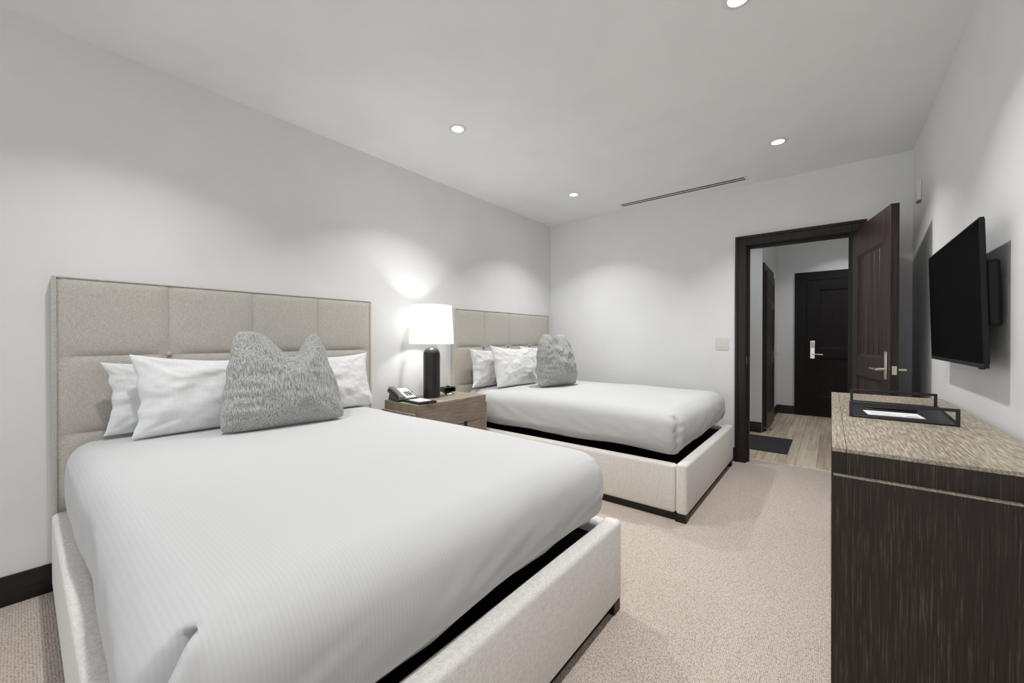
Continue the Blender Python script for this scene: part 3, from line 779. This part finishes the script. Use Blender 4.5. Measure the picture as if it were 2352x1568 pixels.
# ------------------------------------------------------------------ dresser
DZ = 0.870; DX0, DX1 = 0.004, 0.478; DY0, DY1 = 1.552, 3.165
dz = thing('dresser', (0.25, 2.36, 0), 'cerused oak dresser below the television, body darkened as in shade, weathered top', 'dresser')
obj('body', B(DX0+0.0225, DX1, DY0+0.006, DY1-0.006, 0.05, DZ-0.0125), M['oak_shaded'], dz, bevel=0.001)  # body darker than the top: shade is put into its wood colour
obj('top', B(DX0+0.0345, DX1, DY0, DY1, DZ-0.012, DZ), M['oak_top'], dz, bevel=0.001)
obj('top_edge_strip', B(DX0, DX0+0.0335, DY0, DY1, DZ-0.012, DZ), M['oak_top'], dz, bevel=0.001)
for ya, yb in ((DY0, DY0+0.0055), (DY1-0.0055, DY1)):
    obj('apron', B(DX0+0.0345, DX1, ya, yb, DZ-0.076, DZ-0.0125), M['oak_shaded'], dz)
    obj('apron_edge', B(DX0, DX0+0.0335, ya, yb, DZ-0.076, DZ-0.0125), M['oak_shaded'], dz)
for y0, y1 in ((DY0-0.020, DY0+0.0055), (DY1-0.0055, DY1+0.02)):
    sp = obj('side_panel', B(DX0+0.004, DX1, y0, y1, 0.0, DZ-0.080), M['oak_shaded'], dz, bevel=0.001)
    ya, yb = (y0, y0+0.0195) if y0 < 2 else (y1-0.0195, y1)
    obj('lit_ledge', B(DX0+0.004, DX1, ya, yb, DZ-0.0798, DZ-0.0765), M['oak_top'], sp)  # panel top in paler wood, painting in the light from above
dw = (DY1-DY0-0.012)/3
for c in range(3):
    for z0, z1 in ((0.055, 0.325), (0.329, 0.595), (0.599, DZ-0.0125)):
        y0 = DY0+0.006+c*dw
        d_ = obj('drawer', B(DX0+0.001, DX0+0.0215, y0+0.002, y0+dw-0.002, z0, z1), M['oak_shaded_x'], dz, bevel=0.0015)
        obj('pull', B(DX0+0.0002, DX0+0.001, y0+dw/2-0.01, y0+dw/2+0.01, z1-0.05, z1-0.012), M['black'], d_)

# tray and its contents on the dresser
ty = thing('serving_tray', (0.23, 2.45, DZ), 'black metal tray with open bar handles on the dresser', 'tray')
ta = R_(-2.0)
def at_ty(bm):
    bmesh.ops.rotate(bm, verts=bm.verts, cent=(0,0,0), matrix=Matrix.Rotation(ta, 3, 'Z'))
    bmesh.ops.translate(bm, verts=bm.verts, vec=(0.230, 2.482, DZ+0.0004)); return bm
tw, tl = 0.158, 0.276
obj('plate', at_ty(B(-tw, tw, -tl, tl, 0.002, 0.007)), M['blackmetal'], ty, bevel=0.001)
for s in (-1, 1):
    y_ = s*(tl-0.005); b_ = 0.0055
    bm = B(-tw, -tw+2*b_, y_-b_, y_+b_, 0.0, 0.066); box(bm, tw-2*b_, tw, y_-b_, y_+b_, 0.0, 0.066); box(bm, -tw+2*b_, tw-2*b_, y_-b_, y_+b_, 0.055, 0.066)
    obj('handle', at_ty(bm), M['blackmetal'], ty, bevel=0.001)
for xa in (-tw, tw-0.005): obj('lip', at_ty(B(xa, xa+0.005, -tl+0.012, tl-0.012, 0.007, 0.012)), M['blackmetal'], ty)
def at_cd(bm, dx=0.0, dy=0.0, ang=R_(5)):
    bmesh.ops.rotate(bm, verts=bm.verts, cent=(0,0,0), matrix=Matrix.Rotation(ang, 3, 'Z'))
    bmesh.ops.translate(bm, verts=bm.verts, vec=(0.206+dx, 2.330+dy, DZ+0.0078)); return bm
cdc = thing('info_card', (0.208, 2.322, DZ+0.0078), 'white printed card with a red line lying in the black tray', 'card')
cb = obj('card', at_cd(B(-0.087, 0.087, -0.062, 0.062, 0, 0.002)), M['paper'], cdc)
obj('red_print', at_cd(B(0.035, 0.072, -0.045, -0.030, 0.002, 0.0023)), M['red'], cb)
bm = bmesh.new()
for k in range(4): box(bm, -0.07, 0.02-0.012*k, -0.040+0.022*k, -0.034+0.022*k, 0.002, 0.0023)
obj('text_lines', at_cd(bm), M['greyprint'], cb)
fo = thing('folder', (0.21, 2.50, DZ+0.0078), 'black glossy folder lying behind the card in the tray', 'folder')
obj('cover', at_cd(B(-0.083, 0.083, -0.055, 0.055, 0, 0.006), 0.0, 0.135, R_(0)), M['phone'], fo, bevel=0.002)
obj('upper_cover', at_cd(B(-0.080, 0.084, -0.050, 0.055, 0.007, 0.014), 0.0, 0.140, R_(2)), M['tvcase'], fo, bevel=0.002)

# ------------------------------------------------------------------ television on its wall bracket
tv = thing('television', (0.44, 2.68, 1.09), 'flat black television mounted on the white wall above the dresser', 'television')
def at_tv(bm):
    bmesh.ops.rotate(bm, verts=bm.verts, cent=(0,0,0), matrix=Matrix.Rotation(R_(1.6), 3, 'Y').inverted())
    bmesh.ops.translate(bm, verts=bm.verts, vec=(0.440, 2.675, 1.092)); return bm
hw_, th_ = 0.482, 0.552
obj('screen', at_tv(B(-0.004, 0.004, -hw_+0.006, hw_-0.006, 0.016, th_-0.006)), M['tv'], tv)
bm = B(-0.006, 0.007, -hw_, -hw_+0.006, 0, th_); box(bm, -0.006, 0.007, hw_-0.006, hw_, 0, th_); box(bm, -0.006, 0.007, -hw_+0.006, hw_-0.006, 0, 0.016); box(bm, -0.006, 0.007, -hw_+0.006, hw_-0.006, th_-0.006, th_)
obj('bezel', at_tv(bm), M['tvcase'], tv, bevel=0.001)
obj('back_cover', at_tv(B(0.0045, 0.010, -hw_+0.006, hw_-0.006, 0.016, th_-0.006)), M['tvcase'], tv, bevel=0.002)
obj('back_housing', at_tv(B(0.010, 0.050, -hw_+0.030, 0.30, 0.155, 0.400)), M['tvcase'], tv, bevel=0.012, seg=3)
obj('sensor', at_tv(B(-0.004, 0.010, -hw_+0.06, -hw_+0.09, -0.006, 0.0)), M['tvcase'], tv, bevel=0.002)
obj('wall_bracket', B(0.4905, XR-0.0005, 2.58, 2.78, 1.26, 1.46), M['blackmetal'], tv, bevel=0.002)

# light switch and wall sensor
sw = thing('light_switch', (-0.848, YF, 1.10), 'double rocker light switch on the far wall left of the doorway', 'light switch')
pl = obj('wall_plate', B(-0.905, -0.791, YF-0.006, YF-0.0003, 1.091, 1.209), M['ivory'], sw, bevel=0.003)
for x_ in (-0.871, -0.825):
    obj('rocker', B(x_-0.0165, x_+0.0165, YF-0.009, YF-0.006, 1.117, 1.183), M['ivory'], sw, bevel=0.0015)
    bm = B(x_-0.0195, x_+0.0195, YF-0.0066, YF-0.006, 1.114, 1.186)
    obj('rocker_frame', bm, M['white'], sw)
se = thing('wall_sensor', (XR, 4.06, 2.18), 'small white box sensor high on the wall behind the open door', 'sensor')
obj('case', B(XR-0.026, XR-0.0003, 4.00, 4.10, 2.185, 2.335), M['white'], se, bevel=0.004)
obj('grille', B(XR-0.020, XR-0.004, 4.015, 4.085, 2.183, 2.185), M['greyprint'], se)

for o in bpy.data.objects:
    if '_org' in o: del o['_org']
